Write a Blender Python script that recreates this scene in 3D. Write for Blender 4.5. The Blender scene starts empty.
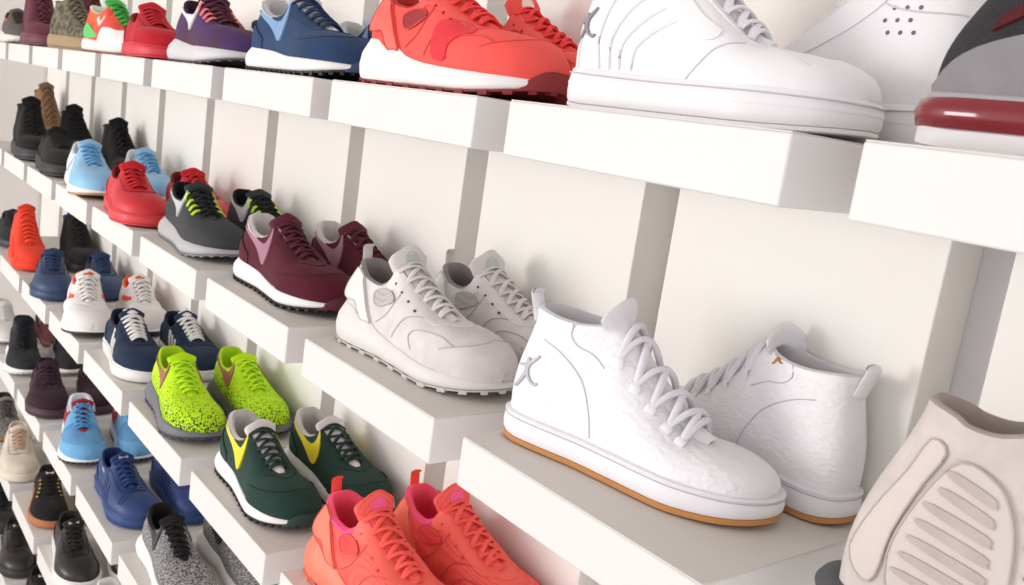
import bpy, bmesh, math, random
import numpy as np
from mathutils import Vector, Matrix
from mathutils.geometry import delaunay_2d_cdt
random.seed(4); RNG = np.random.default_rng(4)
COL = bpy.context.scene.collection
PI = math.pi
S = 0.40                                   # one column of the display, metres
ZT = 2.05                                  # height of the topmost shelf surface
BW, RH, BH, DP, TH = .8562*S, .9111*S, .1412*S, .6978*S, .1710*S   # block width, row pitch, block height, depth, panel thickness

# ------------------------------------------------------------------ materials
MATS = {}
def srgb(h):
    h = h.lstrip('#'); v = [int(h[i:i+2], 16)/255 for i in (0, 2, 4)]
    return tuple(c/12.92 if c <= .04045 else ((c+.055)/1.055)**2.4 for c in v) + (1,)
def mat(hexc, kind='plain', rough=.6, second=None, scale=1.0, bump=1.0):
    key = (hexc, kind, rough, second, scale, bump)
    if key in MATS: return MATS[key]
    m = bpy.data.materials.new('%s_%s' % (kind, hexc.lstrip('#'))); m.use_nodes = True
    nt = m.node_tree; N = nt.nodes; Lk = nt.links.new
    b = N['Principled BSDF']; b.inputs['Roughness'].default_value = rough
    b.inputs['Base Color'].default_value = srgb(hexc)
    tc = N.new('ShaderNodeTexCoord'); co = tc.outputs['Object']
    def noise(sc, det=3):
        n = N.new('ShaderNodeTexNoise'); n.inputs['Scale'].default_value = sc; n.inputs['Detail'].default_value = det; Lk(co, n.inputs['Vector']); return n
    def bumpn(sock, st, dist=.001):
        q = N.new('ShaderNodeBump'); q.inputs['Strength'].default_value = st*bump; q.inputs['Distance'].default_value = dist
        Lk(sock, q.inputs['Height']); Lk(q.outputs[0], b.inputs['Normal'])
    def mixc(fac, a, c):
        x = N.new('ShaderNodeMix'); x.data_type = 'RGBA'; x.inputs[6].default_value = a; x.inputs[7].default_value = c; Lk(fac, x.inputs[0]); Lk(x.outputs[2], b.inputs['Base Color']); return x
    def ramp(sock, p0, p1):
        r = N.new('ShaderNodeValToRGB'); r.color_ramp.elements[0].position = p0; r.color_ramp.elements[1].position = p1; Lk(sock, r.inputs[0]); return r.outputs[0]
    base = srgb(hexc)
    if kind == 'suede':
        n = noise(900*scale, 2); bumpn(n.outputs[0], .35)
        n2 = noise(45*scale, 4); d = tuple(c*.88 for c in base[:3])+(1,); mixc(ramp(n2.outputs[0], .35, .7), d, base)
        b.inputs['Sheen Weight'].default_value = .06; b.inputs['Specular IOR Level'].default_value = .2
    elif kind == 'leather':
        v = N.new('ShaderNodeTexVoronoi'); v.inputs['Scale'].default_value = 450*scale; Lk(co, v.inputs['Vector']); bumpn(v.outputs[0], .18)
    elif kind == 'crackle':
        mp = N.new('ShaderNodeMapping'); mp.inputs['Scale'].default_value = (1, 1, 1.9); Lk(co, mp.inputs[0])
        nz = noise(60); ad = N.new('ShaderNodeMixRGB'); ad.inputs[0].default_value = .012; Lk(mp.outputs[0], ad.inputs[1]); Lk(nz.outputs[1], ad.inputs[2])
        v = N.new('ShaderNodeTexVoronoi'); v.feature = 'SMOOTH_F1'; v.inputs['Scale'].default_value = 150*scale; Lk(ad.outputs[0], v.inputs['Vector']); bumpn(v.outputs[0], .75, .0018)
    elif kind == 'mesh':
        v = N.new('ShaderNodeTexVoronoi'); v.inputs['Scale'].default_value = 420*scale; v.inputs['Randomness'].default_value = .15; Lk(co, v.inputs['Vector'])
        bumpn(v.outputs[0], .6)
        c2 = srgb(second) if second else tuple(c*.6 for c in base[:3])+(1,)
        mixc(ramp(v.outputs[0], .25, .5), c2, base)
    elif kind == 'heather':
        mp = N.new('ShaderNodeMapping'); mp.inputs['Scale'].default_value = (1, 1, 5); mp.inputs['Rotation'].default_value = (0, .25, 0); Lk(co, mp.inputs[0])
        n = N.new('ShaderNodeTexNoise'); n.inputs['Scale'].default_value = 190*scale; n.inputs['Detail'].default_value = 4; Lk(mp.outputs[0], n.inputs['Vector'])
        mixc(ramp(n.outputs[0], .40, .60), base, srgb(second)); bumpn(n.outputs[0], .4)
    elif kind == 'speckle':                       # dark flecks printed on the knit, denser towards the sole
        n = noise(330*scale, 1); sp = N.new('ShaderNodeSeparateXYZ'); Lk(co, sp.inputs[0])
        mr = N.new('ShaderNodeMapRange'); mr.inputs[1].default_value = .030; mr.inputs[2].default_value = .085; mr.inputs[3].default_value = .50; mr.inputs[4].default_value = .28; Lk(sp.outputs[2], mr.inputs[0])
        lt = N.new('ShaderNodeMath'); lt.operation = 'LESS_THAN'; Lk(n.outputs[0], lt.inputs[0]); Lk(mr.outputs[0], lt.inputs[1])
        mixc(lt.outputs[0], base, srgb(second)); bumpn(n.outputs[0], .2)
    elif kind == 'blotch':
        n = noise(38*scale, 4); mixc(ramp(n.outputs[0], .42, .58), base, srgb(second)); n2 = noise(700); bumpn(n2.outputs[0], .2)
    elif kind == 'wall':
        n = noise(6*scale, 3); d = tuple(c*.975 for c in base[:3])+(1,); mixc(n.outputs[0], d, base); n2 = noise(300); bumpn(n2.outputs[0], .04)
    elif kind == 'rubber':
        n = noise(600, 2); bumpn(n.outputs[0], .08)
    elif kind == 'glossy':
        b.inputs['Coat Weight'].default_value = .6
    elif kind == 'clear':
        b.inputs['Transmission Weight'].default_value = .85; b.inputs['Roughness'].default_value = .05; b.inputs['Coat Weight'].default_value = 1
    elif kind == 'textile':
        n = noise(1200, 1); bumpn(n.outputs[0], .3); b.inputs['Sheen Weight'].default_value = .04; b.inputs['Specular IOR Level'].default_value = .25
    MATS[key] = m; return m

# ------------------------------------------------------------------ mesh helpers
def make(name, V, F, m, parent=None, angle=50, label=None):
    me = bpy.data.meshes.new(name)
    V = np.asarray(V, float)
    me.from_pydata([tuple(v) for v in V], [], [tuple(f) for f in F])
    bm = bmesh.new(); bm.from_mesh(me)
    bmesh.ops.remove_doubles(bm, verts=bm.verts, dist=1e-6)
    bmesh.ops.recalc_face_normals(bm, faces=bm.faces)
    for f in bm.faces: f.smooth = True
    bm.to_mesh(me); bm.free()
    me.set_sharp_from_angle(angle=math.radians(angle))
    me.materials.append(m)
    o = bpy.data.objects.new(name, me); COL.objects.link(o)
    if parent is not None: o.parent = parent
    if label: o['label'] = label
    return o
class Geo:
    def __init__(s): s.V = []; s.F = []
    def add(s, V, F):
        n = len(s.V); s.V += [tuple(v) for v in V]; s.F += [tuple(i+n for i in f) for f in F]
    def grid(s, G, closed=False):
        a, b = G.shape[:2]; F = []
        for i in range(a if closed else a-1):
            j = (i+1) % a
            for k in range(b-1): F.append((i*b+k, j*b+k, j*b+k+1, i*b+k+1))
        s.add(G.reshape(-1, 3), F)
    def box(s, lo, hi):
        x0, y0, z0 = lo; x1, y1, z1 = hi
        s.add([(x0,y0,z0),(x1,y0,z0),(x1,y1,z0),(x0,y1,z0),(x0,y0,z1),(x1,y0,z1),(x1,y1,z1),(x0,y1,z1)],
              [(0,3,2,1),(4,5,6,7),(0,1,5,4),(1,2,6,5),(2,3,7,6),(3,0,4,7)])
    def sweep(s, P, rw, rh, n=8, caps=True, up=(0, 0, 1)):
        P = np.asarray(P, float); T = np.gradient(P, axis=0); T /= np.linalg.norm(T, axis=1)[:, None]+1e-12
        up = np.asarray(up, float); up = np.broadcast_to(up, P.shape)
        Bn = np.cross(T, up); nb = np.linalg.norm(Bn, axis=1)[:, None]; Bn = np.where(nb > 1e-5, Bn/np.maximum(nb, 1e-9), [1, 0, 0])
        Nn = np.cross(Bn, T)
        a = np.linspace(0, 2*PI, n, endpoint=False)
        G = P[:, None]+rw*np.cos(a)[None, :, None]*Bn[:, None]+rh*np.sin(a)[None, :, None]*Nn[:, None]
        b = n; F = []
        for i in range(len(P)-1):
            for k in range(n): F.append((i*b+k, i*b+(k+1) % n, (i+1)*b+(k+1) % n, (i+1)*b+k))
        if caps: F.append(tuple(range(n))); F.append(tuple((len(P)-1)*b+k for k in range(n)))
        s.add(G.reshape(-1, 3), F)
def pchip(xs, ys):
    x = np.asarray(xs, float); y = np.asarray(ys, float); h = np.diff(x); d = np.diff(y)/h; n = len(x); m = np.zeros(n)
    for i in range(1, n-1):
        if d[i-1]*d[i] > 0:
            w1 = 2*h[i]+h[i-1]; w2 = h[i]+2*h[i-1]; m[i] = (w1+w2)/(w1/d[i-1]+w2/d[i])
    m[0] = d[0]; m[-1] = d[-1]
    def f(q):
        q = np.clip(np.asarray(q, float), x[0], x[-1]); i = np.clip(np.searchsorted(x, q, side='right')-1, 0, n-2)
        t = (q-x[i])/h[i]; t2 = t*t; t3 = t2*t
        return (2*t3-3*t2+1)*y[i]+(t3-2*t2+t)*h[i]*m[i]+(-2*t3+3*t2)*y[i+1]+(t3-t2)*h[i]*m[i+1]
    return f
def s2u(s): return np.arccos(1-2*np.clip(np.asarray(s, float), 0, 1))/PI
def u2s(u): return (1-np.cos(PI*np.asarray(u, float)))/2
def tab(rows, col): return pchip([float(s2u(r[0])) for r in rows], [r[col] for r in rows])

# ------------------------------------------------------------------ the last: one shoe surface
WID = [(0,0),(.004,.0115),(.015,.0195),(.05,.0285),(.12,.034),(.25,.0365),(.38,.0375),(.5,.041),(.62,.0465),(.72,.0495),(.82,.0475),(.9,.0405),(.955,.029),(.985,.0175),(.996,.009),(1,0)]
CEN = [(0,0),(.3,-.002),(.5,.001),(.7,.001),(.85,-.003),(1,-.010)]
class Last:
    def __init__(s, c):
        s.c = c; L = s.L = c.get('L', .296); s.mir = c.get('mirror', 1)
        zh, zd, zt, st, sv, zv = c['zh'], c['zd'], c['zt'], c['st'], c['sv'], c['zv']
        ws = c.get('wid', 1.0)
        s.hw = tab([(a, b*ws) for a, b in WID], 1); s.cen = tab(CEN, 1)
        s.zs = tab(c['zs'], 1)
        sp = c.get('spring', .012); s.g = lambda u: sp*np.clip((u2s(u)-.66)/.34, 0, 1)**2 + .004*np.clip((.10-u2s(u))/.10, 0, 1)**2
        hl = c.get('lean', .035); cw = c.get('cw', 1.0); lp = c.get('ridge', 1.15)
        R = lambda t: (sv+(st-sv)*(1-t), zv+(zt-zv)*(1-t)**lp)   # t 0 top eyelet -> 1 vamp
        cf = c.get('front', .35)
        rows = [(0, hl, 0, zh), (.015, hl+.004, .010*cw, zh), (.06, hl+.022, .0195*cw, zh-.1*(zh-zd)), (.12, hl+.07, .0265*cw, zh-.45*(zh-zd)), (.20, max(.19, hl+.105), .030*cw, zd+.12*(zh-zd)), (.28, max(min(.26, st-.06), hl+.15), .0295*cw, zd), (.35, st-.035, .0255*cw, zd+cf*(zt-zd))]
        for sb, t, hw in ((.41, 0, .0205), (.50, .33, .0160), (.60, .66, .0130), (.68, .90, .0105), (.76, .975, .0085), (.86, 1.0, .0055)):
            x, z = R(t); rows.append((sb, x, hw*c.get('slot', 1.0), z))
        rows.append((1, sv+.012, 0, zv-.0015))
        s.cx, s.cw, s.cz = tab(rows, 1), tab(rows, 2), tab(rows, 3)
        tb = c.get('toebox', .8)
        shp = [(0,.45,.006,.3,-.35),(.1,.45,.005,.25,-.35),(.25,.42,.003,.3,-.35),(.38,.42,.003,.35,-.3),(.46,.46,.004,.5,-.16),(.56,.52,.004,.58,-.07),(.70,.62,.003,.62,-.03),(.85,.94*tb,.004,.64,.04),(1,tb,.004,.64,.06)]
        s.k = [tab(shp, i) for i in range(1, 5)]
    def split(s, p):
        p = np.mod(np.asarray(p, float), 2); side = np.where(p <= 1, 1.0, -1.0); u = np.where(p <= 1, p, 2-p); return u, side
    def base(s, p, off=0.0):
        def P(q):
            u, sd = s.split(q); return np.stack([u2s(u)*s.L, s.cen(u)+sd*s.hw(u)*np.where(sd > 0, 1.04, .96)], -1)
        A = P(p); e = 2e-3; T = P(np.asarray(p)+e)-P(np.asarray(p)-e)
        n = np.stack([-T[..., 1], T[..., 0]], -1); n /= np.linalg.norm(n, axis=-1, keepdims=True)+1e-12
        return A+n*np.asarray(off)[..., None], n
    def ring(s, p, off, z):
        A, n = s.base(p, np.broadcast_to(np.asarray(off, float), np.shape(p))); return np.concatenate([A, np.broadcast_to(np.asarray(z, float), np.shape(p))[..., None]], -1)
    def zsole(s, p): return s.zs(s.split(p)[0])
    def ground(s, p): return s.g(s.split(p)[0])
    def C(s, p):
        u, sd = s.split(p); x = s.cx(u)*s.L
        cy = s.cen(s2u(np.clip(s.cx(u), 0, 1)))
        return np.stack([x, cy+sd*s.cw(u), s.cz(u)], -1)
    def S(s, p, v):
        p = np.asarray(p, float); v = np.asarray(v, float); p, v = np.broadcast_arrays(p, v); u, sd = s.split(p)
        A, n = s.base(p); P0 = np.concatenate([A, (s.zs(u)-.003)[..., None]], -1); P3 = s.C(p)
        n3 = np.concatenate([n, np.zeros(n.shape[:-1]+(1,))], -1); d = (P3-P0)[..., 2:3]; hd = (P0-P3)*np.array([1, 1, 0]); 
        h1, b, kf, mf = [f(u)[..., None] for f in s.k]; up = np.array([0, 0, 1.])
        P1 = P0+up*h1*d+n3*b; P2 = P3+hd*kf+up*mf*d
        t = v[..., None]
        return (1-t)**3*P0+3*(1-t)**2*t*P1+3*(1-t)*t*t*P2+t**3*P3
    def N(s, p, v):
        e = 4e-3; p = np.asarray(p, float); v = np.clip(np.asarray(v, float), .004, .996)
        n = np.cross(s.S(p+e, v)-s.S(p-e, v), s.S(p, v+e)-s.S(p, v-e)); n /= np.linalg.norm(n, axis=-1, keepdims=True)+1e-12
        mid = np.array([.5*s.L, 0, .01]); return np.where((np.einsum('...k,...k', n, s.S(p, v)-np.array([0, 0, 0.])-np.stack([s.S(p, v)[..., 0], 0*p, 0*p+.02], -1)) < 0)[..., None], -n, n)
    def O(s, p, v, off): return s.S(p, v)+s.N(p, v)*np.asarray(off)[..., None]
    def inv(s, side, XZ):
        XZ = np.asarray(XZ, float)
        u = np.linspace(.02, .98, 110); v = np.linspace(0, 1, 40); U, Vv = np.meshgrid(u, v, indexing='ij'); p = U if side > 0 else 2-U
        G = s.S(p, Vv)[..., [0, 2]].reshape(-1, 2); p = p.reshape(-1); Vv = Vv.reshape(-1)
        i = ((XZ[:, None]-G[None])**2).sum(-1).argmin(1); P = p[i].copy(); W = Vv[i].copy(); e = 1e-3
        for _ in range(4):
            f0 = s.S(P, W)[:, [0, 2]]; a = (s.S(P+e, W)[:, [0, 2]]-f0)/e; b = (s.S(P, W+e)[:, [0, 2]]-f0)/e; r = XZ-f0
            det = a[:, 0]*b[:, 1]-a[:, 1]*b[:, 0]; det = np.where(np.abs(det) < 1e-9, 1e-9, det)
            dp = np.clip((r[:, 0]*b[:, 1]-r[:, 1]*b[:, 0])/det, -.03, .03); dv = np.clip((a[:, 0]*r[:, 1]-a[:, 1]*r[:, 0])/det, -.05, .05)
            P = P+dp; W = np.clip(W+dv, 0, 1)
        return P, W
def resamp(P, d, closed=True):
    P = np.asarray(P, float); Q = np.vstack([P, P[:1]]) if closed else P; out = []
    for a, b in zip(Q[:-1], Q[1:]):
        n = max(1, int(np.linalg.norm(b-a)/d)); out += [a+(b-a)*i/n for i in range(n)]
    if not closed: out.append(Q[-1])
    return np.array(out)
def smooth_poly(P, n=5, closed=True):
    P = np.asarray(P, float); N = len(P); out = []
    for i in range(N if closed else N-1):
        p0, p1, p2, p3 = [P[j % N] if closed else P[min(max(j, 0), N-1)] for j in (i-1, i, i+1, i+2)]
        for t in np.linspace(0, 1, n, endpoint=False):
            out.append(.5*((2*p1)+(-p0+p2)*t+(2*p0-5*p1+4*p2-p3)*t*t+(-p0+3*p1-3*p2+p3)*t**3))
    if not closed: out.append(P[-1])
    return np.array(out)
def inside(P, q):
    x, y = q; c = False; n = len(P)
    for i in range(n):
        a, b = P[i], P[i-1]
        if (a[1] > y) != (b[1] > y) and x < (b[0]-a[0])*(y-a[1])/(b[1]-a[1])+a[0]: c = not c
    return c
def tri_poly(P, d):
    P = np.asarray(P, float); lo, hi = P.min(0), P.max(0); pts = [Vector(p) for p in P]; n = len(pts)
    for x in np.arange(lo[0]+d/2, hi[0], d):
        for y in np.arange(lo[1]+d/2, hi[1], d):
            if inside(P, (x, y)) and ((P-np.array([x, y]))**2).sum(1).min() > (.45*d)**2: pts.append(Vector((x, y)))
    r = delaunay_2d_cdt(pts, [], [list(range(n))], 1, 1e-7)
    return np.array([tuple(v) for v in r[0]]), [tuple(f) for f in r[2]]

TICK = [(1.0,.43),(.62,.255),(.36,.125),(.22,.045),(.13,.005),(.055,.015),(.01,.085),(.012,.18),(.05,.28),(.125,.39),(.165,.43),(.15,.355),(.165,.29),(.22,.245),(.31,.235),(.45,.265)]
TICK = [(1-x, y) for x, y in TICK]           # the long tail trails to the heel, the hook sits forward
LEAP = [(.44,.60),(.40,.70),(.30,.78),(.16,.90),(.10,.96),(.13,1.0),(.20,.95),(.34,.86),(.44,.78),(.46,.84),(.52,.87),(.57,.83),(.56,.77),(.62,.70),(.74,.66),(.86,.64),(.87,.60),(.74,.60),(.62,.62),(.58,.55),(.62,.44),(.72,.30),(.84,.14),(.93,.08),(.90,.02),(.82,.06),(.68,.20),(.56,.34),(.50,.42),(.40,.34),(.26,.26),(.12,.22),(.02,.26),(.0,.32),(.05,.32),(.14,.28),(.28,.34),(.40,.46)]
LEAF3 = []
for _a, _l in ((90, 1.0), (35, .9), (145, .9)):
    pass
def leaf(ang, l, w, base=(0, 0)):
    a = math.radians(ang); ca, sa = math.cos(a), math.sin(a)
    q = [(0,0),(.3,.5),(.6,.62),(.85,.4),(1,0),(.85,-.4),(.6,-.62),(.3,-.5)]
    return [(base[0]+l*x*ca-w*y*sa, base[1]+l*x*sa+w*y*ca) for x, y in q]

# ------------------------------------------------------------------ shoe builder
SUB = dict(tongue_label='tongue', tongue_dot='tongue', round_badge='tongue', leaf_emblem='tongue', perforation='upper', eyelet='upper', gold_eyelet='upper', seam='upper', stitching='upper', piping='upper', rib='upper', moulded_rib='upper', toe_rib='shell_toe', foxing_line='midsole', welt='midsole', toe_bumper='outsole')
class Shoe:
    def __init__(s, name, cfg, label, cat='shoe', group=None, mirror=1):
        s.c = dict(cfg); s.L = Last(s.c); s.m = mirror
        s.root = bpy.data.objects.new(name, None); COL.objects.link(s.root); s.root.empty_display_size = .05
        s.parts = {}; s.root['label'] = label; s.root['category'] = cat
        if group: s.root['group'] = group
        s.nphi = s.c.get('nphi', 120); s.nv = s.c.get('nv', 16)
    def put(s, name, g, m, parent=None, angle=50, label=None):
        V = np.array(g.V)
        if s.m < 0: V = V*np.array([1, -1, 1])
        host = SUB.get(name)
        o = make(name, V, g.F, m, parent or s.parts.get(host, s.root), angle, label); s.parts.setdefault(name, o); return o
    def upper(s, m, name='upper'):
        L = s.L; g = Geo(); p = np.linspace(0, 2, s.nphi, endpoint=False); v = np.linspace(0, 1, s.nv)
        G = L.S(p[:, None], v[None]); rim = G[:, -1:, :]
        inw = rim-G[:, -2:-1, :]; g.grid(G, True); return s.put(name, g, m)
    def lining(s, m, thick=.006, floor=None):
        L = s.L; g = Geo(); p = np.linspace(0, 2, s.nphi, endpoint=False); C = L.C(p); n = L.N(p, np.full_like(p, .98)); n[:, 2] = 0
        n /= np.linalg.norm(n, axis=1)[:, None]+1e-9; u, sd = L.split(p)
        th = thick*np.clip((.62-u)/.2, .12, 1)[:, None]; up = np.array([0, 0, 1.])
        A, nb = L.base(p, np.full_like(p, -.009)); zf = L.zs(u)+.004; fl = np.concatenate([A, zf[:, None]], 1)
        fx = np.clip(fl[:, 0], .01, None); fl[:, 0] = fx
        rows = [C+n*.0004, C-n*th*.25+up*th*.28, C-n*th*.65+up*th*.30, C-n*th-up*th*.2, C-n*th*1.05-up*np.minimum(.012, .2*(C[:, 2:]-zf[:, None])), .55*(C-n*th)+.45*fl, fl]
        G = np.stack(rows, 1); k = len(rows); g.grid(G, True)
        N = s.nphi; base = [i*k+k-1 for i in range(N)]
        for i in range(N//2):
            a, b = i, (N-i) % N; a2, b2 = i+1, (N-i-1) % N
            f = [base[a], base[a2], base[b2], base[b]]; f = list(dict.fromkeys(f))
            if len(f) > 2: g.F.append(tuple(f))
        return s.put('lining', g, m)
    def band(s, name, m, p0, p1, rings, n=90, closed=False, caps=True, label=None, parent=None, geo=None):
        """rings: functions p -> (offset, z); a loft around the sole outline"""
        L = s.L; g = geo or Geo(); p = np.linspace(p0, p1, n, endpoint=not closed)
        G = np.stack([L.ring(p, *r(p)) for r in rings], 1); k = len(rings); n0 = len(g.V); g.grid(G, closed)
        if closed and caps:
            for e in (0, k-1):
                for i in range(n//2):
                    f = [i*k+e, (i+1)*k+e, ((n-i-1) % n)*k+e, ((n-i) % n)*k+e]; f = list(dict.fromkeys(f))
                    if len(f) > 2: g.F.append(tuple(n0+q for q in f))
        elif not closed:
            g.F.append(tuple(range(k))); g.F.append(tuple((n-1)*k+i for i in range(k)))
        return s.put(name, g, m, parent, label=label)
    def sole(s, mid, out, to=.005, so=.004, bulge=.002, outlabel=None, lugs=0, lug=(.008, .006), flare=0, outoff=0):
        L = s.L; Z = L.zsole; Gd = L.ground
        fl = lambda p: so+flare*np.clip((.5-u2s(L.split(p)[0]))/.5, 0, 1)
        zz = lambda p, t: Gd(p)+to+(Z(p)-Gd(p)-to)*t
        r = [lambda p: (fl(p)-.004, zz(p, 0)), lambda p: (fl(p)-.0005, zz(p, .02)), lambda p: (fl(p)+bulge*.5, zz(p, .12)), lambda p: (fl(p)+bulge, zz(p, .35)), lambda p: (fl(p)*.8+so*.2+bulge*.6, zz(p, .65)), lambda p: (so*.8, zz(p, .93)), lambda p: (so*.45, zz(p, 1)), lambda p: (-.006+0*p, zz(p, 1)-.001)]
        a = s.band('midsole', mid, 0, 2, r, s.nphi, True)
        r2 = [lambda p: (fl(p)-.010, Gd(p)+.0002), lambda p: (fl(p)-.0025+outoff, Gd(p)+.0003), lambda p: (fl(p)+outoff, Gd(p)+.0015), lambda p: (fl(p)+outoff, Gd(p)+to*.9), lambda p: (fl(p)-.002+outoff, Gd(p)+to+.0002), lambda p: (fl(p)-.01, Gd(p)+to+.0002)]
        if lugs:
            r2 = [lambda p: (fl(p)-.010, Gd(p)+lug[1]*.6), lambda p: (fl(p)+.0002, Gd(p)+lug[1]*.6), lambda p: (fl(p)+.0004, Gd(p)+to), lambda p: (fl(p)-.01, Gd(p)+to)]
        g = Geo()
        if lugs:
            for i in range(lugs):
                p = (i+.5)/lugs*2; d = .36/lugs*2; q = np.array([p-d/2, p-d/2+.001, p+d/2-.001, p+d/2])
                z0 = Gd(q); o1 = fl(q)+.0012
                G = np.stack([L.ring(q, o1-lug[0], z0), L.ring(q, o1, z0), L.ring(q, o1, z0+lug[1]), L.ring(q, o1-lug[0], z0+lug[1])], 1)
                k = 4; n0 = len(g.V); g.grid(G); g.F.append(tuple(n0+j for j in range(4))); g.F.append(tuple(n0+3*k+j for j in range(4)))
                for j in range(3): g.F.append((n0+j*k, n0+(j+1)*k, n0+(j+1)*k+3, n0+j*k+3))
        b = s.band('outsole', out, 0, 2, r2, s.nphi, True, label=outlabel, geo=g)
        return a
    def patch(s, name, m, p0, p1, lo, hi, off=.0013, n=60, nv=8, parent=None, label=None):
        L = s.L; p = np.linspace(p0, p1, n); lo_ = lo(p) if callable(lo) else np.full(n, lo); hi_ = hi(p) if callable(hi) else np.full(n, hi)
        t = np.linspace(0, 1, nv); V = lo_[:, None]+(hi_-lo_)[:, None]*t[None]; P = np.broadcast_to(p[:, None], V.shape)
        F = L.O(P, V, np.full(V.shape, off)); Bk = L.O(P, V, np.full(V.shape, -.0012)); g = Geo()
        ring = np.concatenate([F], 1); g.grid(F)
        idx = lambda i, k: i*nv+k; bd = [idx(i, 0) for i in range(n)]+[idx(n-1, k) for k in range(1, nv)]+[idx(i, nv-1) for i in range(n-2, -1, -1)]+[idx(0, k) for k in range(nv-2, 0, -1)]
        bv = Bk.reshape(-1, 3); n0 = len(g.V); g.V += [tuple(bv[i]) for i in bd]; M = len(bd)
        for j in range(M): g.F.append((bd[j], bd[(j+1) % M], n0+(j+1) % M, n0+j))
        return s.put(name, g, m, parent, label=label)
    def decal(s, name, m, poly, side=1, off=.0014, d=.004, parent=None, label=None, back=-.001, outline=None):
        """poly in metres in the side view (x, z), wrapped on to the surface"""
        poly = resamp(poly, d*.7); P2, F = tri_poly(poly, d); pp, vv = s.L.inv(side, P2); V = s.L.O(pp, vv, np.full(len(pp), off)); g = Geo(); g.add(V, F)
        if outline is not None:
            q = np.vstack([poly, poly[:1]]); a, b = s.L.inv(side, q); go = Geo(); go.sweep(s.L.O(a, b, np.full(len(a), off)), .0009, .0009, 6); s.put('seam', go, outline)
        B = s.L.O(pp, vv, np.full(len(pp), back)); cnt = {}
        for f in F:
            for a, b in zip(f, f[1:]+f[:1]):
                k = (min(a, b), max(a, b)); cnt.setdefault(k, []).append((a, b))
        ed = [x[0] for x in cnt.values() if len(x) == 1]; mp = {}
        for a, b in ed:
            for q in (a, b):
                if q not in mp: mp[q] = len(g.V); g.V.append(tuple(B[q]))
            g.F.append((b, a, mp[a], mp[b]))
        return s.put(name, g, m, parent, label=label)
    def edge(s, m, p0, p1, f, off=.002, r=.0008, n=70):
        p = np.linspace(p0, p1, n); g = Geo(); g.sweep(s.L.O(p, np.clip(f(p), 0, .985), np.full(n, off)), r, r, 6); return s.put('seam', g, m)
    def hooks(s, m, n, t0, t1, vv, w=.0055, ln=.10):
        u0 = float(s2u(.70)); u1 = float(s2u(.41))
        for t in np.linspace(t0, t1, n):
            u = u0+(u1-u0)*t
            for q in (u, 2-u):
                g = Geo(); v = np.linspace(vv-ln, vv+.03, 6); g.sweep(s.L.O(np.full(6, q), v, np.array([0, .001, .0022, .003, .003, .0015])), w, .0014, 6, up=s.L.N(np.full(6, q), v)); s.put('lace_loop', g, m)
    def tick(s, m, x, z, w, h=None, rot=0, side=1, off=.0026, label=None):
        h = h or w; P = smooth_poly(TICK, 3); P = P*np.array([w, h]); a = math.radians(rot); R = np.array([[math.cos(a), math.sin(a)], [-math.sin(a), math.cos(a)]])
        P = P@R+np.array([x, z]); return s.decal('tick_emblem', m, P, side, off, .0045, label=label)
    def leap(s, m, x, z, w, side=1, flip=False, label=None):
        P = np.array(LEAP); 
        if flip: P[:, 0] = 1-P[:, 0]
        return s.decal('leaping_figure_emblem', m, P*np.array([w, w*1.25])+np.array([x, z]), side, .0022, .0016, label=label)
    def seam(s, pts, m, side=1, r=.0009, name='seam', sm=4, off=.0004, parent=None):
        P = smooth_poly(pts, sm, False) if len(pts) > 2 else resamp(pts, .004, False); pp, vv = s.L.inv(side, P); V = s.L.O(pp, vv, np.full(len(pp), off)); g = Geo()
        g.sweep(V, r, r, 6); return s.put(name, g, m, parent)
    def seams(s, lines, m, side=1, r=.0009, name='seam', off=.0004):
        g = Geo()
        for pts in lines:
            P = smooth_poly(pts, 4, False) if len(pts) > 2 else resamp(pts, .004, False); pp, vv = s.L.inv(side, P); g.sweep(s.L.O(pp, vv, np.full(len(pp), off)), r, r, 6)
        return s.put(name, g, m)
    def dots(s, pts, m, side=1, r=.0016, name='perforation', off=.0004):
        g = Geo(); pp, vv = s.L.inv(side, np.array(pts)); C = s.L.O(pp, vv, np.full(len(pp), off)); Nn = s.L.N(pp, vv)
        for c, n in zip(C, Nn):
            t = np.cross(n, [0, 0, 1.]); t /= np.linalg.norm(t)+1e-9; b = np.cross(n, t); a = np.linspace(0, 2*PI, 8, endpoint=False)
            R = c+r*(np.cos(a)[:, None]*t+np.sin(a)[:, None]*b); R2 = R-n*.0012
            g.add(np.vstack([R, R2]), [tuple(range(8))]+[(i, (i+1) % 8, 8+(i+1) % 8, 8+i) for i in range(8)])
        return s.put(name, g, m)
    def ridge(s, t):
        """centre of the throat: t 0 at the vamp, 1 at the top eyelet, >1 up the tongue"""
        c = s.c; u0 = float(s2u(.70)); u1 = float(s2u(.41)); t = np.asarray(t, float); u = u0+(u1-u0)*np.clip(t, 0, 1); A = s.L.C(u); B = s.L.C(2-u); M = (A+B)/2; hw = (A-B)[..., 1]/2
        d = np.array([-c.get('tang', .55), 0, 1.0]); d /= np.linalg.norm(d); M = M+np.clip(t-1, 0, None)[..., None]*c.get('tl', .03)*d+np.clip(-t, 0, None)[..., None]*np.array([.06, 0, -.022]); return M, hw
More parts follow.
